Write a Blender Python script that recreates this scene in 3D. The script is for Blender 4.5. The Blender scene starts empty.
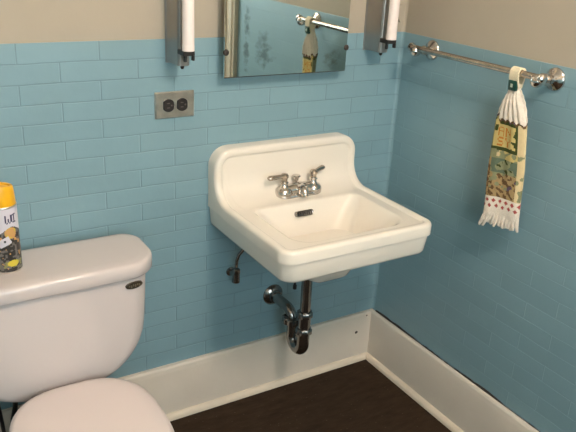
import bpy, bmesh, math, random
from mathutils import Vector, Matrix
random.seed(7)
PI = math.pi
S = bpy.context.scene
COL = S.collection
FZ = 0.026                                  # floor height

# ------------------------------------------------------------------ materials
def mat(name, col, rough=0.5, metal=0.0, spec=0.5, noise=0.0, nscale=20.0, bump=0.0, bscale=60.0, coat=0.0):
    m = bpy.data.materials.new(name); m.use_nodes = True
    nt = m.node_tree; b = nt.nodes['Principled BSDF']
    b.inputs['Base Color'].default_value = (*col, 1)
    b.inputs['Roughness'].default_value = rough
    b.inputs['Metallic'].default_value = metal
    b.inputs['Specular IOR Level'].default_value = spec
    b.inputs['Coat Weight'].default_value = coat
    tc = nt.nodes.new('ShaderNodeTexCoord')
    if noise:
        n = nt.nodes.new('ShaderNodeTexNoise'); n.inputs['Scale'].default_value = nscale
        n.inputs['Detail'].default_value = 5
        nt.links.new(tc.outputs['Object'], n.inputs['Vector'])
        mx = nt.nodes.new('ShaderNodeMix'); mx.data_type = 'RGBA'
        mx.inputs[6].default_value = (*[c*(1-noise) for c in col], 1)
        mx.inputs[7].default_value = (*[min(1, c*(1+noise)) for c in col], 1)
        nt.links.new(n.outputs['Fac'], mx.inputs[0])
        nt.links.new(mx.outputs[2], b.inputs['Base Color'])
    if bump:
        n2 = nt.nodes.new('ShaderNodeTexNoise'); n2.inputs['Scale'].default_value = bscale
        n2.inputs['Detail'].default_value = 3
        nt.links.new(tc.outputs['Object'], n2.inputs['Vector'])
        bp = nt.nodes.new('ShaderNodeBump'); bp.inputs['Strength'].default_value = bump
        bp.inputs['Distance'].default_value = 0.004
        nt.links.new(n2.outputs['Fac'], bp.inputs['Height'])
        nt.links.new(bp.outputs['Normal'], b.inputs['Normal'])
    return m

def brick_mat(name, swap, x0):
    """blue gloss paint over brick-shaped tiles; joints are shallow filled grooves"""
    col = (0.202, 0.338, 0.390)
    m = mat(name, col, 0.42, 0, 0.75)
    nt = m.node_tree; b = nt.nodes['Principled BSDF']; L = nt.links.new
    tc = nt.nodes.new('ShaderNodeTexCoord')
    sp = nt.nodes.new('ShaderNodeSeparateXYZ'); L(tc.outputs['Object'], sp.inputs[0])
    cb = nt.nodes.new('ShaderNodeCombineXYZ')
    ax = nt.nodes.new('ShaderNodeMath'); ax.operation = 'ADD'; ax.inputs[1].default_value = x0
    L(sp.outputs['Y' if swap else 'X'], ax.inputs[0])
    az = nt.nodes.new('ShaderNodeMath'); az.operation = 'ADD'; az.inputs[1].default_value = 0.0495*40-1.158
    L(sp.outputs['Z'], az.inputs[0])
    # slightly wavy hand-laid joints
    wn = nt.nodes.new('ShaderNodeTexNoise'); wn.inputs['Scale'].default_value = 9
    L(tc.outputs['Object'], wn.inputs['Vector'])
    wm = nt.nodes.new('ShaderNodeMath'); wm.operation = 'MULTIPLY_ADD'; wm.inputs[1].default_value = 0.006
    L(wn.outputs['Fac'], wm.inputs[0]); L(az.outputs[0], wm.inputs[2])
    L(ax.outputs[0], cb.inputs[0]); L(wm.outputs[0], cb.inputs[1])
    br = nt.nodes.new('ShaderNodeTexBrick')
    br.offset = 0.5; br.offset_frequency = 2; br.squash = 1.0
    br.inputs['Scale'].default_value = 1.0
    br.inputs['Brick Width'].default_value = 0.1965
    br.inputs['Row Height'].default_value = 0.0495
    br.inputs['Mortar Size'].default_value = 0.0021
    br.inputs['Mortar Smooth'].default_value = 0.6
    br.inputs['Bias'].default_value = 0.0
    br.inputs['Color1'].default_value = (*[c*0.97 for c in col], 1)
    br.inputs['Color2'].default_value = (*[c*1.03 for c in col], 1)
    br.inputs['Mortar'].default_value = (*[c*(1.02 if swap else 0.84) for c in col], 1)  # joint tone differs per wall, painting in how light catches the grooves
    L(cb.outputs[0], br.inputs['Vector'])
    # faint blotchy paint
    n = nt.nodes.new('ShaderNodeTexNoise'); n.inputs['Scale'].default_value = 5; n.inputs['Detail'].default_value = 6
    L(tc.outputs['Object'], n.inputs['Vector'])
    mp = nt.nodes.new('ShaderNodeMapRange'); mp.inputs[3].default_value = 0.90; mp.inputs[4].default_value = 1.10
    L(n.outputs['Fac'], mp.inputs[0])
    mx = nt.nodes.new('ShaderNodeMix'); mx.data_type = 'RGBA'; mx.blend_type = 'MULTIPLY'; mx.inputs[0].default_value = 1
    L(br.outputs['Color'], mx.inputs[6]); L(mp.outputs[0], mx.inputs[7])
    L(mx.outputs[2], b.inputs['Base Color'])
    inv = nt.nodes.new('ShaderNodeMath'); inv.operation = 'SUBTRACT'; inv.inputs[0].default_value = 1
    L(br.outputs['Fac'], inv.inputs[1])
    n3 = nt.nodes.new('ShaderNodeTexNoise'); n3.inputs['Scale'].default_value = 45; n3.inputs['Detail'].default_value = 3
    L(tc.outputs['Object'], n3.inputs['Vector'])
    ad = nt.nodes.new('ShaderNodeMath'); ad.operation = 'MULTIPLY_ADD'; ad.inputs[1].default_value = 0.25
    L(n3.outputs['Fac'], ad.inputs[0]); L(inv.outputs[0], ad.inputs[2])
    bp = nt.nodes.new('ShaderNodeBump'); bp.inputs['Strength'].default_value = 0.45; bp.inputs['Distance'].default_value = 0.003
    L(ad.outputs[0], bp.inputs['Height']); L(bp.outputs['Normal'], b.inputs['Normal'])
    return m

def floor_mat():
    m = mat('floor_brown', (0.075, 0.05, 0.035), 0.75, 0, 0.15)
    nt = m.node_tree; b = nt.nodes['Principled BSDF']; L = nt.links.new
    tc = nt.nodes.new('ShaderNodeTexCoord')
    mpg = nt.nodes.new('ShaderNodeMapping'); mpg.inputs['Scale'].default_value = (5, 16, 1)
    mpg.inputs['Rotation'].default_value = (0, 0, 0.5)
    L(tc.outputs['Object'], mpg.inputs[0])
    n = nt.nodes.new('ShaderNodeTexNoise'); n.inputs['Scale'].default_value = 2.5; n.inputs['Detail'].default_value = 8; n.inputs['Roughness'].default_value = .7
    L(mpg.outputs[0], n.inputs['Vector'])
    r = nt.nodes.new('ShaderNodeValToRGB')
    e = r.color_ramp.elements
    e[0].position = 0.3; e[0].color = (0.021, 0.0125, 0.0070, 1)
    e[1].position = 0.75; e[1].color = (0.050, 0.030, 0.017, 1)
    L(n.outputs['Fac'], r.inputs[0])
    v = nt.nodes.new('ShaderNodeTexVoronoi'); v.inputs['Scale'].default_value = 6; v.inputs['Randomness'].default_value = 1
    L(mpg.outputs[0], v.inputs['Vector'])
    lt = nt.nodes.new('ShaderNodeMath'); lt.operation = 'LESS_THAN'; lt.inputs[1].default_value = 0.07
    L(v.outputs['Distance'], lt.inputs[0])
    mx = nt.nodes.new('ShaderNodeMix'); mx.data_type = 'RGBA'
    mx.inputs[7].default_value = (0.12, 0.09, 0.065, 1)
    L(lt.outputs[0], mx.inputs[0]); L(r.outputs[0], mx.inputs[6]); L(mx.outputs[2], b.inputs['Base Color'])
    bp = nt.nodes.new('ShaderNodeBump'); bp.inputs['Strength'].default_value = .3; bp.inputs['Distance'].default_value = .004
    L(n.outputs['Fac'], bp.inputs['Height']); L(bp.outputs['Normal'], b.inputs['Normal'])
    return m

def mirror_mat():
    """silvered glass, tarnished along the left edge and in the lower right corner"""
    m = bpy.data.materials.new('old_mirror'); m.use_nodes = True
    nt = m.node_tree; nt.nodes.clear(); L = nt.links.new
    out = nt.nodes.new('ShaderNodeOutputMaterial')
    g = nt.nodes.new('ShaderNodeBsdfPrincipled')
    g.inputs['Metallic'].default_value = 1; g.inputs['Roughness'].default_value = 0.03
    g.inputs['Base Color'].default_value = (0.72, 0.76, 0.72, 1)
    d = nt.nodes.new('ShaderNodeBsdfPrincipled'); d.inputs['Roughness'].default_value = .35
    d.inputs['Base Color'].default_value = (0.045, 0.06, 0.05, 1)
    mix = nt.nodes.new('ShaderNodeMixShader')
    tc = nt.nodes.new('ShaderNodeTexCoord'); sp = nt.nodes.new('ShaderNodeSeparateXYZ')
    L(tc.outputs['Object'], sp.inputs[0])
    def blob(cx, cz, rx, rz):
        a = nt.nodes.new('ShaderNodeMath'); a.operation = 'MULTIPLY_ADD'; a.inputs[1].default_value = 1/rx; a.inputs[2].default_value = -cx/rx
        L(sp.outputs['X'], a.inputs[0])
        c = nt.nodes.new('ShaderNodeMath'); c.operation = 'MULTIPLY_ADD'; c.inputs[1].default_value = 1/rz; c.inputs[2].default_value = -cz/rz
        L(sp.outputs['Z'], c.inputs[0])
        v = nt.nodes.new('ShaderNodeCombineXYZ'); L(a.outputs[0], v.inputs[0]); L(c.outputs[0], v.inputs[1])
        ln = nt.nodes.new('ShaderNodeVectorMath'); ln.operation = 'LENGTH'; L(v.outputs[0], ln.inputs[0])
        s = nt.nodes.new('ShaderNodeMapRange'); s.inputs[1].default_value = 0; s.inputs[2].default_value = 1
        s.inputs[3].default_value = 1; s.inputs[4].default_value = 0
        L(ln.outputs['Value'], s.inputs[0]); return s.outputs[0]
    def mx2(a, b, op='MAXIMUM'):
        q = nt.nodes.new('ShaderNodeMath'); q.operation = op; L(a, q.inputs[0])
        if isinstance(b, float): q.inputs[1].default_value = b
        else: L(b, q.inputs[1])
        return q.outputs[0]
    mask = mx2(blob(-.525, 1.17, .075, .12), blob(-.30, 1.135, .07, .075))
    mask = mx2(mask, blob(-.45, 1.098, .2, .014))
    mask = mx2(mask, blob(-.58, 1.20, .022, .35))
    n = nt.nodes.new('ShaderNodeTexNoise'); n.inputs['Scale'].default_value = 55; n.inputs['Detail'].default_value = 4
    L(tc.outputs['Object'], n.inputs['Vector'])
    pr = mx2(mask, n.outputs['Fac'], 'MULTIPLY')
    rp = nt.nodes.new('ShaderNodeMapRange'); rp.inputs[1].default_value = .30; rp.inputs[2].default_value = .52
    rp.inputs[3].default_value = 0; rp.inputs[4].default_value = .55
    L(pr, rp.inputs[0])
    L(rp.outputs[0], mix.inputs[0]); L(g.outputs[0], mix.inputs[1]); L(d.outputs[0], mix.inputs[2]); L(mix.outputs[0], out.inputs[0])
    return m

M = {}
M['tile_back'] = brick_mat('blue_painted_brick_back', False, 1.065+0.1965*10)
M['tile_side'] = brick_mat('blue_painted_brick_side', True, 0.05+0.1965*10)
M['cream'] = mat('cream_plaster', (0.42, 0.372, 0.295), 0.7, 0, 0.3, 0.06, 7, 0.12, 30)
M['ceiling'] = mat('ceiling_white', (0.70, 0.66, 0.58), 0.85)
M['trim'] = mat('trim_paint', (0.66, 0.60, 0.52), 0.42, 0, 0.5, 0.07, 9, 0.15, 25)
M['shoe'] = mat('shoe_paint', (0.68, 0.60, 0.49), 0.45, 0, 0.5, 0.10, 22)
def chips(m, scale, thr, keep, col=(.035, .022, .014)):
    nt = m.node_tree; b = nt.nodes['Principled BSDF']; L = nt.links.new
    tc = nt.nodes.new('ShaderNodeTexCoord'); src = b.inputs['Base Color'].links[0].from_socket
    w = nt.nodes.new('ShaderNodeTexNoise'); w.inputs['Scale'].default_value = 60
    L(tc.outputs['Object'], w.inputs['Vector'])
    v = nt.nodes.new('ShaderNodeTexVoronoi'); v.inputs['Scale'].default_value = scale
    L(tc.outputs['Object'], v.inputs['Vector'])
    d = nt.nodes.new('ShaderNodeMath'); d.operation = 'MULTIPLY_ADD'; d.inputs[1].default_value = .12; L(w.outputs['Fac'], d.inputs[0]); L(v.outputs['Distance'], d.inputs[2])
    a = nt.nodes.new('ShaderNodeMath'); a.operation = 'LESS_THAN'; a.inputs[1].default_value = thr+.06; L(d.outputs[0], a.inputs[0])
    sp = nt.nodes.new('ShaderNodeSeparateColor'); L(v.outputs['Color'], sp.inputs[0])
    c = nt.nodes.new('ShaderNodeMath'); c.operation = 'LESS_THAN'; c.inputs[1].default_value = keep; L(sp.outputs[0], c.inputs[0])
    p = nt.nodes.new('ShaderNodeMath'); p.operation = 'MULTIPLY'; L(a.outputs[0], p.inputs[0]); L(c.outputs[0], p.inputs[1])
    x = nt.nodes.new('ShaderNodeMix'); x.data_type = 'RGBA'; x.inputs[7].default_value = (*col, 1)
    L(p.outputs[0], x.inputs[0]); L(src, x.inputs[6]); L(x.outputs[2], b.inputs['Base Color'])
chips(M['trim'], 24, .13, .10); chips(M['shoe'], 30, .15, .25)
M['gap_shade'] = mat('dark_gap', (0.03, 0.026, 0.024), 0.9)  # near-black for the painted shade behind the right baseboard
M['floor'] = floor_mat()
M['sink'] = mat('sink_porcelain', (0.79, 0.735, 0.65), 0.12, 0, 0.5, 0.02, 6, coat=0.3)
M['toilet'] = mat('toilet_porcelain', (0.605, 0.545, 0.53), 0.16, 0, 0.5)
M['lid'] = mat('seat_plastic', (0.68, 0.60, 0.585), 0.30, 0, 0.5)
M['chrome'] = mat('chrome', (0.66, 0.62, 0.58), 0.12, 1)
M['chrome_worn'] = mat('worn_chrome', (0.50, 0.44, 0.38), 0.22, 1, noise=.35, nscale=40)
M['pipe'] = mat('tarnished_pipe', (0.30, 0.28, 0.265), 0.2, 1, noise=.4, nscale=30)
M['steel'] = mat('steel_plate', (0.66, 0.62, 0.56), 0.3, 1, noise=.5, nscale=35)
M['fixture'] = mat('fixture_chrome', (0.36, 0.35, 0.335), 0.35, .9, noise=.2, nscale=12)
M['black'] = mat('black_plastic', (0.018, 0.014, 0.013), 0.4)
M['slot'] = mat('slot_grey', (0.12, 0.10, 0.09), 0.5)
M['tube'] = mat('tube_glass', (0.86, 0.76, 0.72), 0.25)
M['bronze'] = mat('badge_bronze', (0.085, 0.068, 0.048), 0.35, 0.6, noise=.5, nscale=180)
M['badge_light'] = mat('badge_relief', (0.26, 0.22, 0.16), 0.35, 0.6)
M['mirror'] = mirror_mat()
M['cabinet'] = mat('cabinet_cream', (0.62, 0.55, 0.43), 0.45, 0, 0.5, 0.15, 30)
M['rust'] = mat('rusty_clip', (0.03, 0.02, 0.015), 0.6)
M['knit'] = mat('cream_knit', (0.74, 0.66, 0.56), 0.95, 0, 0.1, .06, 120, .6, 260)
M['loopy'] = mat('loop_knit', (0.76, 0.67, 0.48), 0.95, 0, 0.1, .08, 120, .6, 260)
M['p_yellow'] = mat('print_yellow', (0.56, 0.44, 0.17), 0.95, 0, 0.1, .2, 90)
M['p_cream'] = mat('print_cream', (0.66, 0.53, 0.30), 0.95, 0, 0.1, .1, 90)
M['p_green'] = mat('print_green', (0.05, 0.065, 0.02), 0.95, 0, 0.1, .2, 90)
M['p_sage'] = mat('print_sage', (0.24, 0.25, 0.14), 0.95, 0, 0.1, .3, 110)
M['p_teal'] = mat('print_teal', (0.12, 0.16, 0.11), 0.95, 0, 0.1, .3, 110)
M['p_brown'] = mat('print_brown', (0.13, 0.075, 0.035), 0.95, 0, 0.1, .3, 90)
M['p_tan'] = mat('print_tan', (0.36, 0.25, 0.12), 0.95, 0, 0.1, .3, 90)
M['p_orange'] = mat('print_orange', (0.50, 0.19, 0.035), 0.95, 0, 0.1)
M['p_red'] = mat('print_red', (0.38, 0.08, 0.07), 0.95, 0, 0.1)
M['p_plum'] = mat('print_plum', (0.10, 0.07, 0.10), 0.95, 0, 0.1)
M['tag_green'] = mat('tag_green', (0.006, 0.055, 0.038), 0.4)
M['tag_mark'] = mat('tag_mark', (0.45, 0.52, 0.42), 0.5)
M['c_yellow'] = mat('cap_yellow', (0.86, 0.44, 0.012), 0.35)
M['c_white'] = mat('can_white', (0.66, 0.63, 0.70), 0.3)
M['c_navy'] = mat('can_navy', (0.03, 0.03, 0.09), 0.3)
M['c_black'] = mat('can_black', (0.03, 0.028, 0.027), 0.3, noise=.5, nscale=150)
M['c_grey'] = mat('can_grey', (0.16, 0.15, 0.14), 0.3)
M['c_orange'] = mat('can_orange', (0.62, 0.34, 0.12), 0.3)
M['c_lemon'] = mat('can_lemon', (0.62, 0.50, 0.05), 0.3)
M['c_olive'] = mat('can_olive', (0.25, 0.25, 0.10), 0.3)
M['hose'] = mat('black_hose', (0.014, 0.013, 0.013), 0.5)
M['door'] = mat('door_paint', (0.40, 0.36, 0.28), 0.5)
M['lamp_metal'] = mat('lamp_metal', (0.6, 0.55, 0.45), 0.3, 1)

# ------------------------------------------------------------------ mesh helpers
class MB:
    """collects shells into one mesh"""
    def __init__(s): s.v = []; s.f = []; s.m = []; s.mi = 0
    def add(s, vs, fs, mi=None):
        o = len(s.v); s.v += [tuple(v) for v in vs]
        for f in fs: s.f.append(tuple(i+o for i in f)); s.m.append(s.mi if mi is None else mi)
    def loft(s, loops, cap0=True, cap1=True, closed=True, mi=None, fn=None):
        n = len(loops[0]); vs = [p for l in loops for p in l]; fs = []; ms = []
        for i in range(len(loops)-1):
            for j in range(n if closed else n-1):
                k = (j+1) % n
                fs.append((i*n+j, i*n+k, (i+1)*n+k, (i+1)*n+j)); ms.append(fn(i, j) if fn else (s.mi if mi is None else mi))
        if cap0: fs.append(tuple(reversed(range(n)))); ms.append(fn(0, 0) if fn else (s.mi if mi is None else mi))
        if cap1: fs.append(tuple(range((len(loops)-1)*n, len(loops)*n))); ms.append(fn(len(loops)-2, 0) if fn else (s.mi if mi is None else mi))
        o = len(s.v); s.v += [tuple(v) for v in vs]
        for f, q in zip(fs, ms): s.f.append(tuple(i+o for i in f)); s.m.append(q)
    def box(s, a, b, mi=None):
        x0, y0, z0 = a; x1, y1, z1 = b
        s.add([(x0,y0,z0),(x1,y0,z0),(x1,y1,z0),(x0,y1,z0),(x0,y0,z1),(x1,y0,z1),(x1,y1,z1),(x0,y1,z1)],
              [(0,3,2,1),(4,5,6,7),(0,1,5,4),(1,2,6,5),(2,3,7,6),(3,0,4,7)], mi)
    def tube(s, path, r, n=14, cap=True, mi=None):
        P = [Vector(p) for p in path]; R = r if isinstance(r, (list, tuple)) else [r]*len(P)
        loops = []; up = None
        for i, p in enumerate(P):
            t = (P[min(i+1, len(P)-1)]-P[max(i-1, 0)]).normalized()
            if up is None:
                up = Vector((0,0,1)) if abs(t.z) < .9 else Vector((1,0,0))
            a = (up-t*up.dot(t)).normalized(); b = t.cross(a); up = a
            loops.append([p+(a*math.cos(q)+b*math.sin(q))*R[i] for q in [2*PI*k/n for k in range(n)]])
        s.loft(loops, cap, cap, mi=mi)
    def lathe(s, prof, org, axis=(0,0,1), n=28, mi=None, sx=1.0):
        """prof = [(radius, distance along axis)]"""
        ax = Vector(axis).normalized(); a = ax.orthogonal().normalized(); b = ax.cross(a); o = Vector(org)
        loops = [[o+ax*h+(a*math.cos(q)*sx+b*math.sin(q))*max(r, 1e-5) for q in [2*PI*k/n for k in range(n)]] for r, h in prof]
        s.loft(loops, True, True, mi=mi)
    def build(s, name, mats, parent=None, smooth=True, bevel=0, seg=3, sub=0, angle=0.7):
        me = bpy.data.meshes.new(name); me.from_pydata(s.v, [], s.f)
        if not isinstance(mats, (list, tuple)): mats = [mats]
        for m in mats: me.materials.append(m)
        for p, q in zip(me.polygons, s.m): p.material_index = q
        bm = bmesh.new(); bm.from_mesh(me)
        bmesh.ops.recalc_face_normals(bm, faces=bm.faces)
        if bevel:
            es = [e for e in bm.edges if len(e.link_faces) == 2 and e.calc_face_angle(0) > 0.5]
            bmesh.ops.bevel(bm, geom=es, offset=bevel, segments=seg, affect='EDGES', profile=.5, clamp_overlap=True)
        for f in bm.faces: f.smooth = smooth
        if smooth:
            for e in bm.edges:
                if len(e.link_faces) == 2 and e.calc_face_angle(0) > angle: e.smooth = False
        bm.to_mesh(me); bm.free(); me.update()
        o = bpy.data.objects.new(name, me); COL.objects.link(o)
        if parent:
            o.parent = parent; o.matrix_parent_inverse = Matrix.Identity(4)
            pl = world_loc(parent)
            o.location = (-pl[0], -pl[1], -pl[2])
        if sub:
            md = o.modifiers.new('smooth', 'SUBSURF'); md.levels = sub; md.render_levels = sub
        return o

def world_loc(o):
    v = Vector((0,0,0))
    while o: v += o.location; o = o.parent
    return v

def thing(name, label, cat, loc, group=None):
    o = bpy.data.objects.new(name, None); COL.objects.link(o); o.location = loc
    o.empty_display_size = .05
    o['label'] = label; o['category'] = cat
    if group: o['group'] = group
    return o

def tag(o, label, cat, group=None):
    o['label'] = label; o['category'] = cat
    if group: o['group'] = group
    return o

def struct(o): o['kind'] = 'structure'; return o

def rrect(x0, x1, y0, y1, r, z, n=8, rs=None):
    """rounded rectangle loop, counter-clockwise from lower right; rs = per-corner radius (x1y0, x1y1, x0y1, x0y0)"""
    rs = rs or (r, r, r, r); out = []
    cs = [(x1, y0, -PI/2), (x1, y1, 0), (x0, y1, PI/2), (x0, y0, PI)]
    for (cx, cy, a0), q in zip(cs, rs):
        ox = cx-q if cx == x1 else cx+q; oy = cy+q if cy == y0 else cy-q
        for k in range(n+1):
            a = a0+PI/2*k/n
            out.append((ox+q*math.cos(a), oy+q*math.sin(a), z))
    return out

# ------------------------------------------------------------------ room shell
XL, YF, ZC = -2.15, -2.75, 2.42
def wall(name, mats, lower, upper):
    m = MB(); m.box(*lower, 0); m.box(*upper, 1)
    return struct(m.build(name, mats, smooth=False))
ZW = 1.203
wb = wall('wall_back', [M['tile_back'], M['cream']], ((XL, 0, 0), (0.12, .12, ZW)), ((XL, .003, ZW), (0.12, .12, ZC)))
wr = wall('wall_right', [M['tile_side'], M['cream']], ((0, YF, 0), (.12, 0.0, ZW)), ((.003, YF, ZW), (.12, .003, ZC)))
wl = wall('wall_left', [M['tile_side'], M['cream']], ((XL-.12, YF, 0), (XL, 0, ZW)), ((XL-.12, YF, ZW), (XL-.003, 0, ZC)))
wf = wall('wall_front', [M['tile_back'], M['cream']], ((XL, YF-.12, 0), (0, YF, ZW)), ((XL, YF-.12, ZW), (0, YF-.003, ZC)))
m = MB(); m.box((XL-.12, YF-.12, -.1), (.12, .12, FZ)); struct(m.build('floor', M['floor'], smooth=False))
m = MB(); m.box((XL-.12, YF-.12, ZC), (.12, .12, ZC+.1)); struct(m.build('ceiling', M['ceiling'], smooth=False))
# rounded bead of filler down the inside corner
m = MB()
lp = []
for z in (FZ+.2, 1.7, ZC):
    lp.append([(0.001, -.011, z), (-.003, -.004, z), (-.011, .001, z), (0.002, .002, z)])
m.loft(lp[:], True, True)
cb = []
m2 = MB()
m2.loft([[(.001, -.012, z), (-.0035, -.0035, z), (-.012, .001, z), (.002, .002, z)] for z in (FZ+.19, ZW)], mi=0)
m2.loft([[(.004, -.009, z), (-.0005, -.0005, z), (-.009, .004, z), (.005, .005, z)] for z in (ZW, ZC)], mi=1)
o = struct(m2.build('trim_1', [M['tile_back'], M['cream']], smooth=False))

# baseboards: board with a slightly rounded top, quarter-round shoe, dark gap behind the right one
BH = 0.215
def base_profile(t, gap):                   # (distance from wall, height)
    return [(gap, FZ), (t, FZ), (t, BH-.022), (t-.001, BH-.018), (t-.003, BH-.006), (t-.007, BH), (gap, BH)]
def shoe_profile(t):
    return [(t-.001, FZ)] + [(t+.016*math.cos(a), FZ+.019*math.sin(a)) for a in [PI/2*k/6 for k in range(7)]] + [(t-.001, FZ+.019)]
YD = -1.235                                  # where the right-hand door casing starts
m = MB(); pr = base_profile(.019, .0)
m.loft([[(x, -d, z) for d, z in pr] for x in (XL, -.018)])
bb = struct(m.build('baseboard_back', M['trim'], angle=.4))
m = MB(); pr = base_profile(.022, .0045)
m.loft([[(-d, y, z) for d, z in pr] for y in (YD, 0)])
br_ = struct(m.build('baseboard_right', M['trim'], angle=.4))
m = MB(); pr = shoe_profile(.019)
m.loft([[(x, -d, z) for d, z in pr] for x in (XL, -.02)])
struct(m.build('trim_2', M['shoe'], angle=.6))
m = MB(); pr = shoe_profile(.022)
m.loft([[(-d, y, z) for d, z in pr] for y in (YD, -.02)])
struct(m.build('trim_3', M['shoe'], angle=.6))
# dark strip standing in for shade where the right board stands off the wall
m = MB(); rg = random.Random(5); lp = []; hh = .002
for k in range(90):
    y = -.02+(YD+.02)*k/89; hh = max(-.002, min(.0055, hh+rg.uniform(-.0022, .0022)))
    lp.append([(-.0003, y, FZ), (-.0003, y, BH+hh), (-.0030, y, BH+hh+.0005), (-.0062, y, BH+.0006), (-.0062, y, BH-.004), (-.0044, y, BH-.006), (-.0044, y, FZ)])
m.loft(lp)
g = struct(m.build('gap_shade_strip', M['gap_shade'], br_, smooth=False))
# thin raised cream patch above the tile near the corner, on the back wall
m = MB()
pts = [(-.040, 1.281), (-.020, 1.285), (-.006, 1.284), (-.008, 1.262), (-.012, 1.238), (-.021, 1.232), (-.034, 1.252), (-.041, 1.262)]
m.loft([[(x, .003, z) for x, z in pts], [(x, -.002, z) for x, z in pts], [(x*.93-.001, -.004, z*.98+.0253) for x, z in pts]])
struct(m.build('raised_patch', M['cream'], wb, smooth=False))

# door and casing in the right wall, seen in the mirror
m = MB()
for y0, y1, x in ((-1.345, YD, -.02), (-2.215, -2.105, -.02)):
    m.box((x, y0, FZ), (0, y1, 2.13)); m.box((x-.012, y0+.012, FZ), (x, y0+.03, 2.13)); m.box((x-.006, y1-.03, FZ), (x, y1-.018, 2.13))
m.box((-.02, -2.215, 2.05), (0, YD, 2.16))
struct(m.build('trim_4', M['cabinet'], smooth=False))
m = MB(); m.box((-.008, -2.105, FZ+.005), (-.0005, -1.345, 2.05)); m.box((-.014, -2.0, .25), (-.008, -1.42, .95)); m.box((-.014, -2.0, 1.1), (-.008, -1.42, 1.95))
struct(m.build('door_1', M['door'], smooth=False, bevel=.002))

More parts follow.
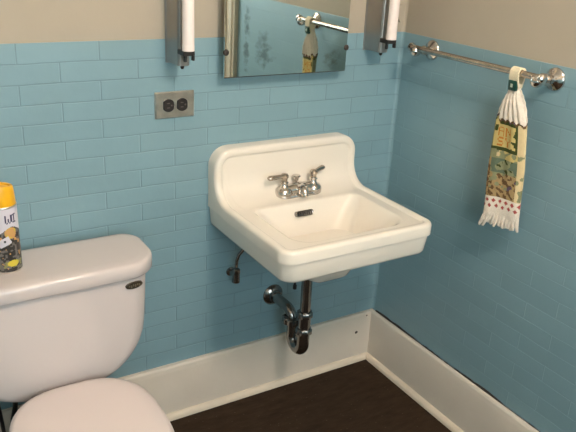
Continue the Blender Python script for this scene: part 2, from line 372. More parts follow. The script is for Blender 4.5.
# ------------------------------------------------------------------ wall-hung sink
def make_sink():
    x0, x1 = -.668, -.177
    YFR, YB, ZR, ZT, RA = -.440, -.045, .752, .901, .066
    root = thing('bathroom_sink', 'white wall-hung porcelain sink with backsplash and chrome faucet', 'sink', ((x0+x1)/2, 0, .672))
    LH = (YB-RA)-YFR; LA = PI/2*RA; LV = ZT-(ZR+RA); LT = LH+LA+LV
    def mp(u, v, h):                         # (across, along the bent sheet, height above it) -> point
        if v <= LH: return (u, YFR+v, ZR+h)
        if v <= LH+LA:
            a = (v-LH)/RA
            return (u, YB-RA+(RA-h)*math.sin(a), ZR+RA-(RA-h)*math.cos(a))
        return (u, YB-h, ZR+RA+v-LH-LA)
    NS = 26
    def sheet_loop(d, h, rf=.040, rb=.055):
        # outline of the sheet as a rounded rect, evenly resampled on the long sides so it follows the bend
        a0, a1, b0, b1 = x0+d, x1-d, d, LT-d
        rf = max(rf-d, .012); rb = max(rb-d, .012); out = []
        def line(p, q, n): 
            for k in range(n): out.append((p[0]+(q[0]-p[0])*k/n, p[1]+(q[1]-p[1])*k/n))
        def arc(cx, cy, r, s):
            for k in range(8): 
                a = s+PI/2*k/8; out.append((cx+r*math.cos(a), cy+r*math.sin(a)))
        line((a0+rf, b0), (a1-rf, b0), NS); arc(a1-rf, b0+rf, rf, -PI/2)
        line((a1, b0+rf), (a1, b1-rb), NS+14); arc(a1-rb, b1-rb, rb, 0)
        line((a1-rb, b1), (a0+rb, b1), NS); arc(a0+rb, b1-rb, rb, PI/2)
        line((a0, b1-rb), (a0, b0+rf), NS+14); arc(a0+rf, b0+rf, rf, PI)
        if h == 'skirt':
            res = []
            for u, v in out:
                t = min(1, max(0, (v-LH)/LA)); t = t*t*(3-2*t)
                res.append(mp(u, v, -(.034+(.0445-.034)*t)))
            return res, out
        return [mp(u, v, h) for u, v in out], out
    loops = []
    loops.append(sheet_loop(0.0, 'skirt')[0])
    for d, h in ((0, -.010), (.0012, -.0055), (.004, -.0018), (.008, 0), (.019, 0), (.0215, -.0012), (.0245, -.0048), (.027, -.006)):
        loops.append(sheet_loop(d, h)[0])
    base, uv = sheet_loop(.030, -.006)
    loops.append(base)
    # basin mouth (in the flat part), same point count, matched by sides
    def mouth(bx0, bx1, by0, by1, rf, rb):
        out = []
        def line(p, q, n):
            for k in range(n): out.append((p[0]+(q[0]-p[0])*k/n, p[1]+(q[1]-p[1])*k/n))
        def arc(cx, cy, r, s):
            for k in range(8):
                a = s+PI/2*k/8; out.append((cx+r*math.cos(a), cy+r*math.sin(a)))
        line((bx0+rf, by0), (bx1-rf, by0), NS); arc(bx1-rf, by0+rf, rf, -PI/2)
        line((bx1, by0+rf), (bx1, by1-rb), NS+14); arc(bx1-rb, by1-rb, rb, 0)
        line((bx1-rb, by1), (bx0+rb, by1), NS); arc(bx0+rb, by1-rb, rb, PI/2)
        line((bx0, by1-rb), (bx0, by0+rf), NS+14); arc(bx0+rf, by0+rf, rf, PI)
        return out
    mo = mouth(x0+.066, x1-.058, YFR+.046-YFR, -.139-YFR, .06, .025)
    for t in (.12, .25, .4, .55, .7, .82, .92):
        loops.append([mp(a[0]+(b[0]-a[0])*t, a[1]+(b[1]-a[1])*t, -.006) for a, b in zip(uv, mo)])
    def mouthloop(ins_s, ins_f, ins_b, z, rf, rb):
        q = mouth(x0+.066+ins_s, x1-.058-ins_s, .046+ins_f, -.139-YFR-ins_b, rf, rb)
        return [(u, YFR+v, z) for u, v in q]
    for s, f_, b_, z, rf, rb in ((0, 0, 0, .746, .06, .025), (.003, .003, .0015, .7445, .06, .026), (.007, .008, .004, .740, .06, .03),
                                 (.022, .018, .009, .720, .065, .04), (.042, .034, .020, .690, .07, .05), (.068, .055, .040, .652, .075, .06),
                                 (.100, .080, .066, .612, .06, .05), (.132, .105, .095, .582, .02, .02), (.155, .115, .108, .574, .008, .008)):
        loops.append(mouthloop(s, f_, b_, z, rf, rb))
    m = MB(); m.loft(loops, False, True)
    # skirt below the lip, square at the wall, round at the front
    def skirt(ins, z): return rrect(x0+ins, x1-ins, YFR+ins, -.001, .04, z, 8, (.002, .002, .002, .002)) if False else \
        rrect(x0+ins, x1-ins, YFR+ins, -.001, 0, z, 8, (.038, .001, .001, .038))
    m.loft([skirt(.024, .6590), skirt(.018, .6592), skirt(.0125, .662), skirt(.0095, .669), skirt(.0048, .7165), skirt(.0048, .744)], True, False)
    # solid flanks under the bend
    for xs, s in ((x0, 1), (x1, -1)):
        poly = [(-.001, .7215), (YB-RA-.04, .7215), (YB-RA-.04, ZR-.008)]
        for k in range(9):
            a = PI/2*k/8; poly.append((YB-RA+(RA+.008)*math.sin(a), ZR+RA-(RA+.008)*math.cos(a)))
        poly += [(YB+.008, ZR+RA+.02), (-.001, ZR+RA+.02)]
        m.loft([[(xs+s*.0003, y, z) for y, z in poly], [(xs+s*.03, y, z) for y, z in poly]])
    # bowl hanging below
    cx = (x0+x1)/2
    bl = []
    for a, f_, b_, z, rf, rb in ((.052, .038, .024, .672, .08, .06), (.060, .046, .032, .650, .08, .06), (.088, .068, .055, .604, .07, .06), (.112, .088, .080, .570, .04, .04), (.138, .104, .098, .557, .015, .015), (.158, .117, .110, .554, .006, .006)):
        bl.append(mouthloop(a, f_, b_, z, rf, rb))
    m.loft(bl, False, True)
    m.build('basin', M['sink'], root, angle=.9)
    # overflow slot grille on the back slope of the bowl
    m = MB()
    oc = Vector((-.432, -.157, .7185)); nx = Vector((0, -.93, .36)); uu = Vector((1, 0, 0)); ww = nx.cross(uu)
    def ov(hw, hh, d): 
        return [oc+uu*p[0]+ww*p[1]+nx*d for p in [(q[0], q[1]) for q in rrect(-hw, hw, -hh, hh, hh*.8, 0, 5)]]
    m.loft([ov(.030, .0085, -.008), ov(.030, .0085, .002), ov(.028, .0070, .0035), ov(.026, .0055, .002)], mi=0)
    for k in range(7): 
        c = oc+uu*(-.021+.007*k)+nx*.002
        m.add([c+uu*a+ww*b+nx*d for a, b, d in ((-.002,-.0045,0),(.002,-.0045,0),(.002,.0045,0),(-.002,.0045,0),(-.002,-.0045,.001),(.002,-.0045,.001),(.002,.0045,.001),(-.002,.0045,.001))],
              [(0,3,2,1),(4,5,6,7),(0,1,5,4),(1,2,6,5),(2,3,7,6),(3,0,4,7)], 1)
    m.build('overflow_grille', [M['pipe'], M['black']], root)
    m = MB(); m.lathe([(.024, 0), (.024, .003), (.018, .004), (.016, .001)], (cx+.004, -.263, .5745)); m.build('drain_flange', M['chrome'], root)

    # ---- faucet
    fx, fy, fz = -.407, -.078, .7455
    def flo(hx, hy, z, r): return rrect(fx-hx, fx+hx, fy-hy, fy+hy, r, z, 6)
    m = MB()
    m.loft([flo(.074, .025, fz, .0249), flo(.074, .025, fz+.006, .0249), flo(.070, .022, fz+.011, .0219), flo(.066, .018, fz+.0135, .0179)])
    for s in (-1, 1):
        m.lathe([(.0265, .004), (.0268, .014), (.0255, .022), (.021, .028), (.014, .031), (.0105, .036), (.010, .042), (.013, .045), (.011, .049)], (fx+s*.051, fy, fz), n=24)
    m.tube([(fx-.05, fy, fz+.018), (fx, fy-.002, fz+.021), (fx+.05, fy, fz+.018)], [.018, .020, .018])
    fb = m.build('faucet', M['chrome'], root)
    m = MB()
    m.tube([(fx, fy+.004, fz+.016), (fx, fy-.010, fz+.024), (fx, fy-.024, fz+.024), (fx, fy-.034, fz+.018), (fx, fy-.039, fz+.010)], [.016, .0175, .016, .0145, .012], 18)
    m.lathe([(.009, 0), (.009, .004), (.007, .005)], (fx, fy-.0395, fz+.0105), (0, -.5, -1), 16)
    m.build('spout', M['chrome'], fb)
    m = MB(); m.tube([(fx, fy+.016, fz+.01), (fx, fy+.016, fz+.055)], .0035, 10)
    m.lathe([(.004, 0), (.0075, .003), (.0075, .008), (.011, .013), (.0135, .016), (.011, .019), (.001, .020)], (fx, fy+.016, fz+.038), n=20)
    m.build('lift_knob', M['chrome'], fb)
    for s, d in ((-1, Vector((-1, -.02, -.01))), (1, Vector((.86, .40, .05)))):
        m = MB(); c = Vector((fx+s*.051, fy, fz+.046))
        m.lathe([(.010, 0), (.0085, .006), (.0095, .012), (.012, .016), (.0125, .021), (.009, .026), (.002, .028)], c, n=20)
        d = d.normalized(); p0 = c+Vector((0, 0, .019)); sd = Vector((0,0,1)).cross(d).normalized(); upv = d.cross(sd)
        lp = []
        for t, w, h in ((-.008, .005, .004), (.004, .0078, .0075), (.014, .006, .0062), (.026, .0072, .0068), (.040, .0085, .0072), (.051, .009, .0074), (.056, .006, .0045)):
            lp.append([p0+d*t+sd*w*math.cos(q)+upv*h*math.sin(q) for q in [2*PI*k/12 for k in range(12)]])
        m.loft(lp)
        m.build('faucet_handle', M['chrome_worn'], fb)
    return root
make_sink()

# ------------------------------------------------------------------ drain trap below the sink
def make_trap():
    x = -.424; yt, yr = -.182, -.118; zb = .288; r = (yr-yt)/2
    root = thing('drain_trap', 'tarnished chrome P-shaped drain trap below the sink running into the blue wall', 'pipe', (x, 0, .371))
    m = MB(); m.tube([(x, yt, .630), (x, yt, .36)], .0165, 18); m.lathe([(.019, 0), (.0205, .01), (.0205, .05), (.0175, .054)], (x, yt, .515)); m.build('tailpiece', M['pipe'], root)
    p = [(x, yt, .395), (x, yt, .33)]
    for k in range(0, 13):
        a = PI+PI*k/12; p.append((x, (yt+yr)/2+r*math.cos(a), zb+r*math.sin(a)))
    p += [(x, yr, .33)]
    m = MB(); m.tube(p, .0195, 20); m.build('trap_bend', M['pipe'], root)
    p = [(x-.002, yr, .318)]
    for k in range(0, 8):
        a = PI/2*k/7; p.append((x-.002-.004*k/7, yr+.036*(1-math.cos(a)), .338+.036*math.sin(a)))
    p += [(x-.008, 0.0, .374)]
    m = MB(); m.tube(p, .0165, 20); m.build('trap_arm', M['pipe'], root)
    def nut(px, py, pz, R, H):
        m = MB()
        for k in range(1):
            lp = []
            for rr, h in ((R*.8, 0), (R, .002), (R, H-.003), (R*.9, H), (R*.72, H)):
                lp.append([(px+rr*(1+.06*math.cos(8*q))*math.cos(q), py+rr*(1+.06*math.cos(8*q))*math.sin(q), pz+h) for q in [2*PI*j/48 for j in range(48)]])
            m.loft(lp)
        m.build('slip_nut', M['pipe'], root)
    nut(x, yt, .383, .0235, .020); nut(x, yt, .325, .0245, .020); nut(x-.001, yr, .330, .032, .022)
    m = MB(); m.lathe([(.036, 0), (.036, .003), (.030, .010), (.0215, .014), (.0205, .022), (.017, .022)], (x-.008, 0, .374), (0, -1, 0), 32); m.build('wall_flange', M['pipe'], root)
    m = MB(); m.tube([(x-.022, -.15, .56), (x-.022, -.15, .475)], .0035, 8); m.lathe([(.006, 0), (.006, .012)], (x-.022, -.15, .470), n=12); m.build('pop_up_rod', M['black'], root)
make_trap()

def make_stop():
    root = thing('shutoff_valve', 'dark metal water supply valve with bent tube under the sink left side', 'valve', (-.59, 0, .50))
    m = MB(); m.lathe([(.014, 0), (.014, .003), (.008, .005), (.008, .03)], (-.59, 0, .492), (0, -1, 0), 20)
    m.tube([(-.59, -.04, .474), (-.59, -.04, .512)], [.0125, .0115], 14)
    m.lathe([(.011, 0), (.0125, .004), (.0125, .014), (.008, .018)], (-.59, -.04, .502), n=8)
    m.build('valve_body', M['pipe'], root)
    m = MB(); m.tube([(-.59, -.04, .525), (-.589, -.04, .545), (-.584, -.043, .565), (-.574, -.05, .582), (-.567, -.055, .605), (-.565, -.055, .6575)], .0052, 10); m.build('supply_tube', M['pipe'], root)
make_stop()

# ------------------------------------------------------------------ mirror cabinet
def make_mirror():
    root = thing('mirror_cabinet', 'tarnished rectangular mirror with cream edge hung above the sink', 'mirror', (-.446, 0, 1.103))
    a, b, z0, z1 = -.645, -.248, 1.103, 1.70
    m = MB(); m.box((a+.022, -.038, z0+.003), (b-.010, 0.002, z1)); m.build('cabinet_body', M['cabinet'], root, smooth=False, bevel=.0015)
    m = MB(); m.box((a, -.046, z0), (b, -.0395, z1))
    m.v = [(x, y-.0045*(x-(a+b)/2)-.005*(z-z0), z) for x, y, z in m.v]; m.build('mirror_glass', M['mirror'], root, smooth=False, bevel=.0008, seg=1)
    m = MB(); m.box((a+.001, -.0462, z0-.0012), (b-.001, -.0402, z0)); m.build('edge_channel', M['rust'], root, smooth=False)
    for x in (a+.004, b-.002):
        m = MB(); m.lathe([(.0085, 0), (.0085, .002), (.006, .005), (.001, .006)], (x, -.046, 1.170), (0, -1, 0), 16); m.build('mirror_clip', M['rust'], root)
make_mirror()

# ------------------------------------------------------------------ fluorescent wall lights
def make_light():
    root = thing('wall_light', 'x', 'lamp', (0, 0, 1.15), 'fluorescent wall lights flanking the mirror')
    m = MB()                                  # folded sheet channel
    m.loft([[(-.016, 0, z), (.018, 0, z), (.018, -.072, z), (.013, -.080, z), (-.011, -.080, z), (-.016, -.074, z)] for z in (1.147, 1.76)])
    m.box((-.018, -.004, 1.143), (.020, .002, 1.765))
    m.build('channel', M['fixture'], root, smooth=False, bevel=.001, seg=1)
    m = MB(); m.tube([(-.002, -.110, 1.194), (-.002, -.110, 1.74)], .0152, 24); m.lathe([(.0155, 0), (.0155, .014), (.0150, .016)], (-.002, -.110, 1.190)); m.build('fluorescent_tube', M['tube'], root)
    m = MB(); m.box((-.018, -.118, 1.178), (.013, -.078, 1.190)); m.box((.006, -.120, 1.166), (.012, -.108, 1.180)); m.tube([(-.004, -.096, 1.160), (-.004, -.096, 1.180)], .005, 8); m.build('lamp_socket', M['black'], root, smooth=False, bevel=.002, seg=2)
    m = MB(); m.lathe([(.005, 0), (.005, .008), (.003, .011), (.0005, .011)], (.001, -.066, 1.148), (0, 0, -1), 10); m.build('thumb_screw', M['black'], root)
    return root
def copy_thing(o):
    c = o.copy(); COL.objects.link(c)
    for ch in list(o.children):
        d = ch.copy(); COL.objects.link(d); d.parent = c
        for g in list(ch.children):
            e = g.copy(); COL.objects.link(e); e.parent = d
    return c
la = make_light(); la.location.x = -.775
la['label'] = 'chrome fluorescent tube light left of the mirror above the outlet'
lb = copy_thing(la); lb.location.x = -.136; lb.location.z += .009
lb['label'] = 'chrome fluorescent tube light right of the mirror near the room corner'

# ------------------------------------------------------------------ outlet
def make_outlet():
    x0, x1, z0, z1 = -.826, -.713, .9945, 1.066
    root = thing('electrical_outlet', 'steel-plated double electrical outlet with black sockets on blue wall', 'outlet', ((x0+x1)/2, 0, (z0+z1)/2))
    def lo(i, y): return [(p[0], -y, p[1]) for p in rrect(x0+i, x1-i, z0+i, z1-i, .003, 0, 3)]
    m = MB(); m.loft([lo(0, 0), lo(0, .003), (lo(.003, .006))]); m.build('cover_plate', M['steel'], root, angle=.5)
    zc = (z0+z1)/2
    for x in (-.789, -.750):
        m = MB()
        def dl(r, y): return [(x+max(-.0145, min(.0145, r*math.cos(q))), -y, zc+r*math.sin(q)) for q in [2*PI*k/32 for k in range(32)]]
        m.loft([dl(.0175, .005), dl(.0175, .009), dl(.0165, .010)])
        rc = m.build('receptacle', M['black'], root)
        m = MB()
        for dz in (-.006, .006): m.box((x-.0055, -.0106, zc+dz-.0012), (x+.0025, -.0098, zc+dz+.0012))
        m.lathe([(.0024, 0), (.0024, .0008)], (x+.008, -.0098, zc), (0, -1, 0), 10)
        m.build('slots', M['slot'], rc, smooth=False)
    m = MB(); m.lathe([(.0035, 0), (.003, .0015), (.0005, .002)], (-.7695, -.006, zc), (0, -1, 0), 12); m.build('screw', M['steel'], root)
make_outlet()

# ------------------------------------------------------------------ towel bar
XB, ZB = -.068, 1.177
def make_bar():
    ya, yb = -.142, -.594
    root = thing('towel_bar', 'worn chrome towel bar mounted on the right wall', 'towel rail', (0, (ya+yb)/2, ZB))
    m = MB(); m.tube([(XB, ya, ZB), (XB, yb, ZB)], .0085, 18); m.build('rod', M['chrome_worn'], root)
    for y in (ya, yb):
        m = MB()
        m.lathe([(.0295, 0), (.0295, .003), (.027, .007), (.019, .010), (.016, .013), (.011, .017), (.0095, .026), (.012, .031), (.0145, .036), (.012, .041), (.0095, .046), (.011, .052), (.0155, .060), (.017, .068), (.0155, .076), (.009, .083), (.001, .085)],
                (0.0, y, ZB-.008), (-1, 0, 0), 28)
        s = 1 if y == ya else -1
        m.lathe([(.0125, 0), (.0135, .004), (.0135, .010), (.009, .014), (.004, .016), (.001, .016)], (XB, y+s*.010, ZB), (0, s, 0), 20)
        m.build('bracket', M['chrome'], root)
make_bar()

# ------------------------------------------------------------------ hand towel
GLY = {'A': ['01110','10001','10001','11111','10001','10001','10001'], 'N': ['10001','11001','10101','10101','10011','10001','10001'],
       'S': ['01111','10000','10000','01110','00001','00001','11110'], 'Y': ['10001','10001','01010','00100','00100','00100','00100'],
       'W': ['10001','10001','10001','10101','10101','10101','01010'], 'I': ['111','010','010','010','010','010','111']}
def glyph(ch, a, b):
    """a,b in 0..1 (b from the top) -> inside the letter"""
    if not (0 <= a < 1 and 0 <= b < 1): return False
    g = GLY[ch]; return g[int(b*len(g))][int(a*len(g[0]))] == '1'
def hsh(i, j, k=0):
    t = math.sin(i*12.9898+j*78.233+k*37.719)*43758.5453
    return t-math.floor(t)
def vn(u, v, k=0):                            # smooth value noise
    i, j = math.floor(u), math.floor(v); f, g = u-i, v-j; f = f*f*(3-2*f); g = g*g*(3-2*g)
    return (hsh(i,j,k)*(1-f)+hsh(i+1,j,k)*f)*(1-g)+(hsh(i,j+1,k)*(1-f)+hsh(i+1,j+1,k)*f)*g
TM = ['knit', 'p_yellow', 'p_cream', 'p_green', 'p_sage', 'p_teal', 'p_brown', 'p_tan', 'p_orange', 'p_red', 'p_plum']
TI = {k: i for i, k in enumerate(TM)}
def towel_paint(u, z):
    edge = 1.052+.006*abs(math.sin(u*16))+(.012 if u < .14 else 0)
    if z > edge: return TI['knit']
    if z > edge-.007: return TI['p_brown'] if vn(u*20, z*100) > .3 else TI['p_plum']
    if z > .972:
        if u > .84: return TI['p_cream']
        if u > .77 or (z > 1.0415 and u > .2) or z < .981: return TI['p_green'] if z > .975 or u > .2 else TI['p_sage']
        for ch, ux, zt in (('A', .19, 1.035), ('N', .43, 1.035), ('S', .19, 1.008), ('Y', .43, 1.008)):
            if glyph(ch, (u-ux)/.20, (zt-z)/.023): return TI['p_orange']
        if vn(u*9+3, z*110, 2) > .62 and (u < .17 or u > .65): return TI['p_green']
        return TI['p_yellow'] if u > .06 else TI['p_sage']
    if z > .846:
        if u > .86: return TI['p_cream'] if vn(u*9, z*80, 8) < .65 else TI['p_sage']
        a = vn(u*8+z*30, z*95-u*5, 1); b = vn(u*14, z*160+u*6, 5); t = (z-.846)/.126
        if t > .84: return TI['p_sage'] if a > .5 else (TI['p_yellow'] if u > .3 else TI['p_cream'])
        if u < .09: return TI['p_brown'] if b > .4 else TI['p_tan']
        if t > .52: return TI['p_teal'] if a > .52 else (TI['p_sage'] if b > .32 else TI['p_green'])
        if t > .18:
            if u > .62 and a > .62: return TI['p_plum']
            return TI['p_sage'] if a > .62 else (TI['p_tan'] if b > .42 else TI['p_brown'])
        return TI['p_tan'] if b > .40 else TI['p_brown']
    if .812 < z < .842:
        r = 0 if z > .827 else 1
        ph = (u*5.5+.5*r) % 1.0; q = ((z-.812) % .015)/.015
        if abs(ph-.5)/.30+abs(q-.5)/.42 < 1: return TI['p_red']
    return TI['knit']

def make_towel():
    yc = -.532
    root = thing('hand_towel', 'printed cream kitchen towel with knitted top hanging from the towel bar', 'towel', (XB, yc, ZB))
    prof = [(1.150, .013, .009), (1.138, .014, .010), (1.128, .019, .012), (1.115, .025, .015), (1.100, .032, .017), (1.080, .039, .0165), (1.055, .0445, .014), (1.02, .047, .012),
            (.98, .049, .011), (.93, .051, .010), (.88, .0505, .010), (.84, .049, .010), (.80, .049, .009), (.790, .049, .0085)]
    def interp(z):
        for (za, wa, ta), (zb, wb_, tb) in zip(prof, prof[1:]):
            if zb <= z <= za:
                t = (za-z)/(za-zb); t = t*t*(3-2*t) if za > 1.06 else t; return wa+(wb_-wa)*t, ta+(tb-ta)*t
        return prof[-1][1:]
    NU, NZ = 64, 150
    zt, zbm = 1.150, .790
    def frame(z):
        t = (zt-z)/(zt-.745)
        a = math.radians(-4+30*t)
        return Vector((XB+.004+.012*t, yc+.004-.020*t, z)), Vector((math.sin(a), -math.cos(a), 0)), Vector((-math.cos(a), -math.sin(a), 0))
    loops = []; us = []
    for i in range(NZ+1):
        z = zt+(zbm-zt)*i/NZ; w, th = interp(z); c, W, N = frame(z); lp = []
        for j in range(2*NU):
            th_ = 2*PI*j/(2*NU); x = -math.cos(th_)                # -1..1 across, front for th<pi
            front = 1 if th_ <= PI else -1
            e = abs(math.sin(th_))**.55
            rib = .0022*math.sin(x*17) if z > 1.055 else .0022*math.sin(x*4.5+z*6)+.0010*math.sin(x*9-z*14)
            k = min(1, max(0, (1.148-z)/.03))
            off = front*th*e+rib*k*(1 if front > 0 else .6)
            lp.append(c+W*(w*x)+N*off+Vector((0,0,-.004*x*x*front*k)))
        loops.append(lp)
    m = MB()
    def fn(i, j):
        z = zt+(zbm-zt)*(i+.5)/NZ; th_ = 2*PI*(j+.5)/(2*NU); u = (1-math.cos(th_))/2
        return towel_paint(u, z)
    m.loft(loops, True, True, fn=fn)
    m.build('towel_cloth', [M[k] for k in TM], root)
    # strap over the bar
    m = MB(); pth = []
    for k in range(13):
        a = -PI*.06+PI*1.12*k/12
        pth.append((XB-.0125*math.cos(a), ZB+.0125*math.sin(a)))
    pth = [(XB-.0035, 1.140), (XB-.008, 1.152), (XB-.012, 1.166)]+pth+[(XB+.012, 1.166), (XB+.009, 1.152), (XB+.006, 1.140)]
    lp = []
    for i, (x, z) in enumerate(pth):
        q = Vector((pth[min(i+1, len(pth)-1)][0]-pth[max(i-1, 0)][0], pth[min(i+1, len(pth)-1)][1]-pth[max(i-1, 0)][1])).normalized()
        nx_, nz_ = -q.y, q.x; h = .0022
        lp.append([(x+nx_*s*h, yc+t, z+nz_*s*h) for s, t in ((1, -.014), (1, -.007), (1, 0), (1, .007), (1, .014), (-1, .014), (-1, 0), (-1, -.014))])
    m.loft(lp); m.build('hanging_loop', M['loopy'], root)
    # dark green tag
    m = MB()
    def tg(i, x): 
        return [(x+(p[1]-1.147)*-.12, p[0], p[1]) for p in rrect(yc-.0125+i, yc+.0125-i, 1.133+i, 1.159-i, .003, 0, 3)]
    m.loft([tg(0, XB-.008), tg(0, XB-.014), tg(.0015, XB-.0155)], mi=0)
    q = [(x, yc+a, 1.146+b) for x in (XB-.0156, XB-.0162) for a, b in ((-.0035,-.0045),(.0035,-.0045),(.0035,.0045),(-.0035,.0045))]
    m.add(q, [(0,1,2,3),(4,5,6,7),(0,1,5,4),(1,2,6,5),(2,3,7,6),(3,0,4,7)], 1)
    m.build('green_tag', [M['tag_green'], M['tag_mark']], root)
    # knotted fringe along the hem
    m = MB(); rnd = random.Random(3)
    w, th = interp(.790)
    for row in (1, -1):
        for k in range(11):
            x = -1+2*(k+.5)/11; c, W, N = frame(.790)
            p = c+W*(w*x*.97)+N*(row*th*.35)
            ln = .024+.009*rnd.random()+(.008 if k < 2 else 0)
            sp = W*(x*.010-.004+.007*(rnd.random()-.5))
            p1 = p+Vector((0,0,.006)); p2 = p+sp*.35+Vector((0,0,-ln*.45)); p3 = p+sp+N*(.004*(rnd.random()-.5))+Vector((0,0,-ln))
            m.tube([p1, p, p2, p3], [.0050, .0058, .0055, .0030], 8)
    m.build('fringe', M['knit'], root)
make_towel()

# ------------------------------------------------------------------ toilet
TX = -1.168; BX = -1.1545
def make_toilet():
    root = thing('toilet', 'white two-piece toilet with closed lid in front of the blue wall', 'toilet', (TX, -.40, FZ))
    # tank
    m = MB(); lp = []
    def tank_half(z):                         # half width by height, generous round lower corners
        top = .241; zt_, zl = .668, .366
        w = top-.012*(zt_-z)/(zt_-zl)
        h = z-zl; H, RX = .150, .138
        if h < H:
            q = 1-h/H; w -= RX*(1-math.sqrt(max(0, 1-q*q)))
        return w
    zs = [.366+q*1.0485 for q in (0, .0005, .002, .005, .010, .018, .028, .043, .063, .088, .118, .153, .20, .24, .288)]
    for z in zs:
        w = tank_half(z); h = z-.366; fr = -.222+.008*(.668-z)/.302
        if h < .05: fr += .014*(1-math.sqrt(max(0, 1-(1-h/.05)**2)))
        l = rrect(TX-w, TX+w, fr, -.052, 0, z, 8, (min(.05, w*.4), .035, .035, min(.05, w*.4)))
        # slight bow in the front face
        lp.append([(x, y-(.008*(1-((x-TX)/w)**2) if y < -.15 else 0), zz) for x, y, zz in l])
    m.loft(lp); m.build('tank', M['toilet'], root, angle=1.0)
    m = MB(); lp = []
    for i, z in ((.012, .662), (.003, .6625), (0, .666), (0, .684), (.001, .6930), (.0045, .6985), (.011, .7012), (.035, .7022), (.07, .7025)):
        l = rrect(TX-.264+i, TX+.264-i, -.236+i, -.038-i*.5, 0, z, 10, (max(.085-i, .02), max(.055-i, .02), max(.055-i, .02), max(.085-i, .02)))
        lp.append([(x, y-(.010*(1-((x-TX)/.264)**2) if y < -.15 else 0), zz) for x, y, zz in l])
    m.loft(lp); m.build('tank_lid', M['toilet'], root, angle=1.0)
    # maker's badge, an oval with worn raised marks
    bx, bz = -.974, .638; yb = -.2232
    m = MB()
    def el(a, b, d): return [(bx+a*math.cos(q), yb-.0045*0-d+.16*(a*math.cos(q)), bz+b*math.sin(q)) for q in [2*PI*k/32 for k in range(32)]]
    m.loft([el(.023, .0098, -.006), el(.023, .0098, .0025), el(.021, .0085, .004)], mi=0)
    for k in range(6):
        cx_ = -.014+.0055*k; h = (.0022, .0035, .0026, .0038, .0024, .0032)[k]; zz = (.001, -.001, .0015, -.0005, .001, -.001)[k]
        yy = yb-.0042+.16*cx_
        m.box((bx+cx_-.0017, yy-.0005, bz+zz-h), (bx+cx_+.0017, yy+.001, bz+zz+h), 1)
    m.build('badge', [M['bronze'], M['badge_light']], root)
    # bowl and foot
    def egg(hw, yb_, yf, z, sq=2.4, n=48):
        out = []
        for k in range(n):
            a = 2*PI*k/n; c, s = math.cos(a), math.sin(a)
            yc_ = yb_+(yf-yb_)*.42
            if s > 0: p = 2.75; yy = yc_+(yb_-yc_)*abs(s)**(2/p); xx = hw*math.copysign(abs(c)**(2/p), c)
            else: p = 2.1; yy = yc_+(yf-yc_)*abs(s)**(2/p); xx = hw*math.copysign(abs(c)**(2/p), c)
            out.append((BX+xx, yy, z))
        return out
    m = MB()
    m.loft([egg(.105, -.10, -.56, FZ), egg(.105, -.10, -.56, .05), egg(.090, -.11, -.52, .12), egg(.095, -.13, -.54, .20), egg(.13, -.16, -.62, .28), egg(.150, -.20, -.68, .335), egg(.156, -.225, -.695, .368), egg(.150, -.235, -.69, .374)])
    m.loft([rrect(BX-.075, BX+.075, -.25, -.07, .03, z) for z in (.35, .3668)])
    m.build('bowl', M['toilet'], root, angle=1.0)
    m = MB(); m.loft([egg(.162, -.242, -.705, .3755), egg(.168, -.236, -.71, .380), egg(.168, -.236, -.71, .388), egg(.162, -.242, -.705, .391)]); m.build('seat', M['lid'], root, angle=1.0)
    m = MB(); m.loft([egg(.160, -.244, -.704, .3925), egg(.1695, -.2365, -.712, .396), egg(.1705, -.2355, -.713, .402), egg(.167, -.239, -.709, .4085), egg(.156, -.249, -.698, .412), egg(.13, -.276, -.66, .4135), egg(.07, -.34, -.57, .414)]); m.build('seat_lid', M['lid'], root, angle=1.0)
    for s in (-1, 1):
        m = MB(); m.box((BX+s*.075-.014, -.236, .3738), (BX+s*.075+.014, -.2245, .392)); m.build('seat_hinge', M['black'], root, bevel=.003)
make_toilet()

# ------------------------------------------------------------------ hoses behind the toilet
def bez(pts, n=10):
    P = [Vector(p) for p in pts]; out = []
    for i in range(len(P)-1):
        p0, p1, p2, p3 = P[max(i-1, 0)], P[i], P[i+1], P[min(i+2, len(P)-1)]
        for k in range(n):
            t = k/n
            out.append(.5*((2*p1)+(-p0+p2)*t+(2*p0-5*p1+4*p2-p3)*t*t+(-p0+3*p1-3*p2+p3)*t**3))
    out.append(P[-1]); return out
m = MB(); m.tube(bez([(-1.320, -.13, .371), (-1.318, -.128, .35), (-1.307, -.115, .31), (-1.301, -.10, .25), (-1.296, -.085, .19), (-1.285, -.06, .14), (-1.28, -.02, .12), (-1.28, .0, .12)]), .0052, 12)
tag(m.build('supply_hose', M['hose']), 'thin black water hose at far left below the toilet tank', 'hose')
m = MB(); m.tube(bez([(-1.266, -.14, .3610), (-1.266, -.135, .345), (-1.269, -.125, .30), (-1.279, -.115, .24), (-1.292, -.10, .16), (-1.315, -.07, .06), (-1.33, -.06, FZ+.006), (-1.40, -.08, FZ+.006)]), .0068, 12)
tag(m.build('drain_hose', M['hose']), 'thicker black hose hanging beside the seat lid below the toilet tank', 'hose')

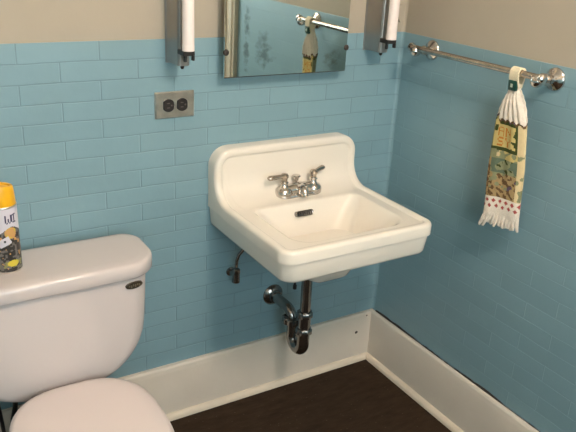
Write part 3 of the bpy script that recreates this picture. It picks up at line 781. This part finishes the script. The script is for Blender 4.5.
# ------------------------------------------------------------------ spray can on the tank lid
def make_can():
    cx, cy, z0 = -1.250, -.134, .7027
    R = .0325
    root = thing('spray_can', 'aerosol spray can with yellow cap and printed label on the tank lid', 'spray can', (cx, cy, z0))
    names = ['c_white', 'c_navy', 'c_black', 'c_grey', 'c_orange', 'c_lemon', 'c_olive', 'steel']; ix = {k: i for i, k in enumerate(names)}
    N, Z = 128, 110
    H = .160
    vd = math.atan2(-1.742-cy, -1.49-cx)       # side turned to the room
    def paint(a, h):
        s = ((a-vd+PI) % (2*PI)-PI)*R          # distance round the can from its front, + to the right
        if h < .004: return ix['steel']
        if h > .116:
            for ch, s0, wd in (('W', .0025, .0175), ('I', .0215, .009)):
                if glyph(ch, (s-s0)/wd, (.145+s*.05-h)/.021): return ix['c_navy']
            return ix['c_white']
        if h > .108+.008*math.sin(s*90): return ix['c_white']
        x, y = s-(-.002), h-.080
        ca, sa = math.cos(-.45), math.sin(-.45); p, q = x*ca-y*sa, x*sa+y*ca
        if abs(p) < .0145 and abs(q) < .0095:
            return ix['c_black'] if (p-.002)**2+(q-.001)**2 < .0026**2 else ix['c_white']
        if (s-.014)**2/.014**2+(h-.101)**2/.014**2 < 1: return ix['c_orange'] if vn(s*200, h*200, 3) > .22 else ix['c_lemon']
        if h < .036 and (s-.014)**2/.014**2+(h-.025)**2/.008**2 < 1: return ix['c_lemon']
        if .014 < h < .03 and vn(s*150, h*150, 6) > .55: return ix['c_olive']
        if vn(s*170, h*190, 9) > .62: return ix['c_grey']
        if vn(s*120, h*120, 11) > .84: return ix['c_orange']
        return ix['c_black']
    m = MB(); loops = []
    hs = [H*i/Z for i in range(Z+1)]
    for h in hs:
        r = R-.002*max(0, 1-h/.003) if h < .003 else R
        loops.append([(cx+r*math.cos(2*PI*j/N), cy+r*math.sin(2*PI*j/N), z0+h) for j in range(N)])
    m.loft(loops, True, False, fn=lambda i, j: paint(2*PI*(j+.5)/N, H*(i+.5)/Z))
    m.mi = ix['steel']
    m.loft([[(cx+r*math.cos(2*PI*j/N), cy+r*math.sin(2*PI*j/N), z0+h) for j in range(N)] for r, h in ((R, H), (R+.0008, H+.001), (R+.0008, H+.003), (R-.003, H+.008), (R-.007, H+.011))], False, True)
    m.build('can_body', [M[k] for k in names], root)
    m = MB(); loops = []
    n = 48
    for r, h, tilt in ((.0318, H-.001, 0), (.0322, H+.001, 0), (.0300, H+.028, 0), (.0285, H+.046, -.10), (.0265, H+.0505, -.16), (.0225, H+.0505, -.2), (.020, H+.046, -.16), (.010, H+.0455, -.1)):
        loops.append([(cx+r*math.cos(q), cy+r*math.sin(q), z0+h+tilt*r*math.cos(q-.6)) for q in [2*PI*k/n for k in range(n)]])
    m.loft(loops, True, True)
    m.build('cap', M['c_yellow'], root)
make_can()

# ------------------------------------------------------------------ ceiling lamp (lights the room)
LX, LY = -.70, -1.72
root = thing('ceiling_lamp', 'round glass ceiling lamp in the middle of the room', 'lamp', (LX, LY, ZC))
m = MB(); m.lathe([(.075, 0), (.075, .02), (.05, .035), (.045, .05)], (LX, LY, ZC), (0, 0, -1), 32); m.build('lamp_base', M['lamp_metal'], root)
gm = bpy.data.materials.new('lit_glass'); gm.use_nodes = True
b = gm.node_tree.nodes['Principled BSDF']; b.inputs['Emission Color'].default_value = (1, .85, .73, 1); b.inputs['Emission Strength'].default_value = 24.5
b.inputs['Base Color'].default_value = (.9, .85, .8, 1)
m = MB(); R_ = .13
m.lathe([(max(.0001, R_*math.sin(PI*k/14)), -R_*math.cos(PI*k/14)) for k in range(15)], (LX, LY, ZC-.05-R_+.012), (0, 0, -1), 28); m.build('lamp_globe', gm, root)

# unseen window added behind the camera, its glowing pane gives cool fill
wm_ = bpy.data.materials.new('cool_fill_glow'); wm_.use_nodes = True
b = wm_.node_tree.nodes['Principled BSDF']; b.inputs['Emission Color'].default_value = (.72, .92, 1, 1); b.inputs['Emission Strength'].default_value = 1.7
b.inputs['Base Color'].default_value = (.8, .85, .88, 1); b.inputs['Roughness'].default_value = .6
wx0, wx1, wz0, wz1 = -1.75, -.75, .95, 1.95
m = MB()
for p0, p1 in (((wx0-.07, YF, wz0-.07), (wx0, YF+.035, wz1+.07)), ((wx1, YF, wz0-.07), (wx1+.07, YF+.035, wz1+.07)), ((wx0, YF, wz1), (wx1, YF+.035, wz1+.07)), ((wx0, YF, wz0-.07), (wx1, YF+.05, wz0)), ((wx0, YF, (wz0+wz1)/2-.02), (wx1, YF+.03, (wz0+wz1)/2+.02))):
    m.box(p0, p1)
wn_ = struct(m.build('added_window', M['trim'], smooth=False))
m = MB(); m.box((wx0, YF+.002, wz0), (wx1, YF+.010, wz1)); struct(m.build('fill_pane', wm_, wn_, smooth=False))

# ------------------------------------------------------------------ world, camera, view
w = bpy.data.worlds.new('World'); S.world = w; w.use_nodes = True
w.node_tree.nodes['Background'].inputs[0].default_value = (.6, .6, .6, 1); w.node_tree.nodes['Background'].inputs[1].default_value = 0.1
cam = bpy.data.cameras.new('camera'); co = bpy.data.objects.new('camera', cam); COL.objects.link(co)
cam.sensor_width = 36; cam.sensor_fit = 'HORIZONTAL'; cam.lens = 704/576*36; cam.clip_start = .02
Rm = ((0.85503501, 0.15334256, -0.49537984), (-0.51603589, 0.34592968, -0.7836068), (0.05120632, 0.92564503, 0.37491226))
C = (-1.49072049, -1.74196547, 1.47698469)
co.matrix_world = Matrix([(*Rm[i], C[i]) for i in range(3)]+[(0,0,0,1)])
S.camera = co
S.view_settings.view_transform = 'Standard'; S.view_settings.look = 'None'; S.view_settings.gamma = 1; S.view_settings.use_curve_mapping = False
S.view_settings.exposure = 2.17
S.cycles.max_bounces = 10; S.cycles.diffuse_bounces = 6; S.cycles.glossy_bounces = 6
S.cycles.use_denoising = True; S.cycles.sample_clamp_indirect = 6
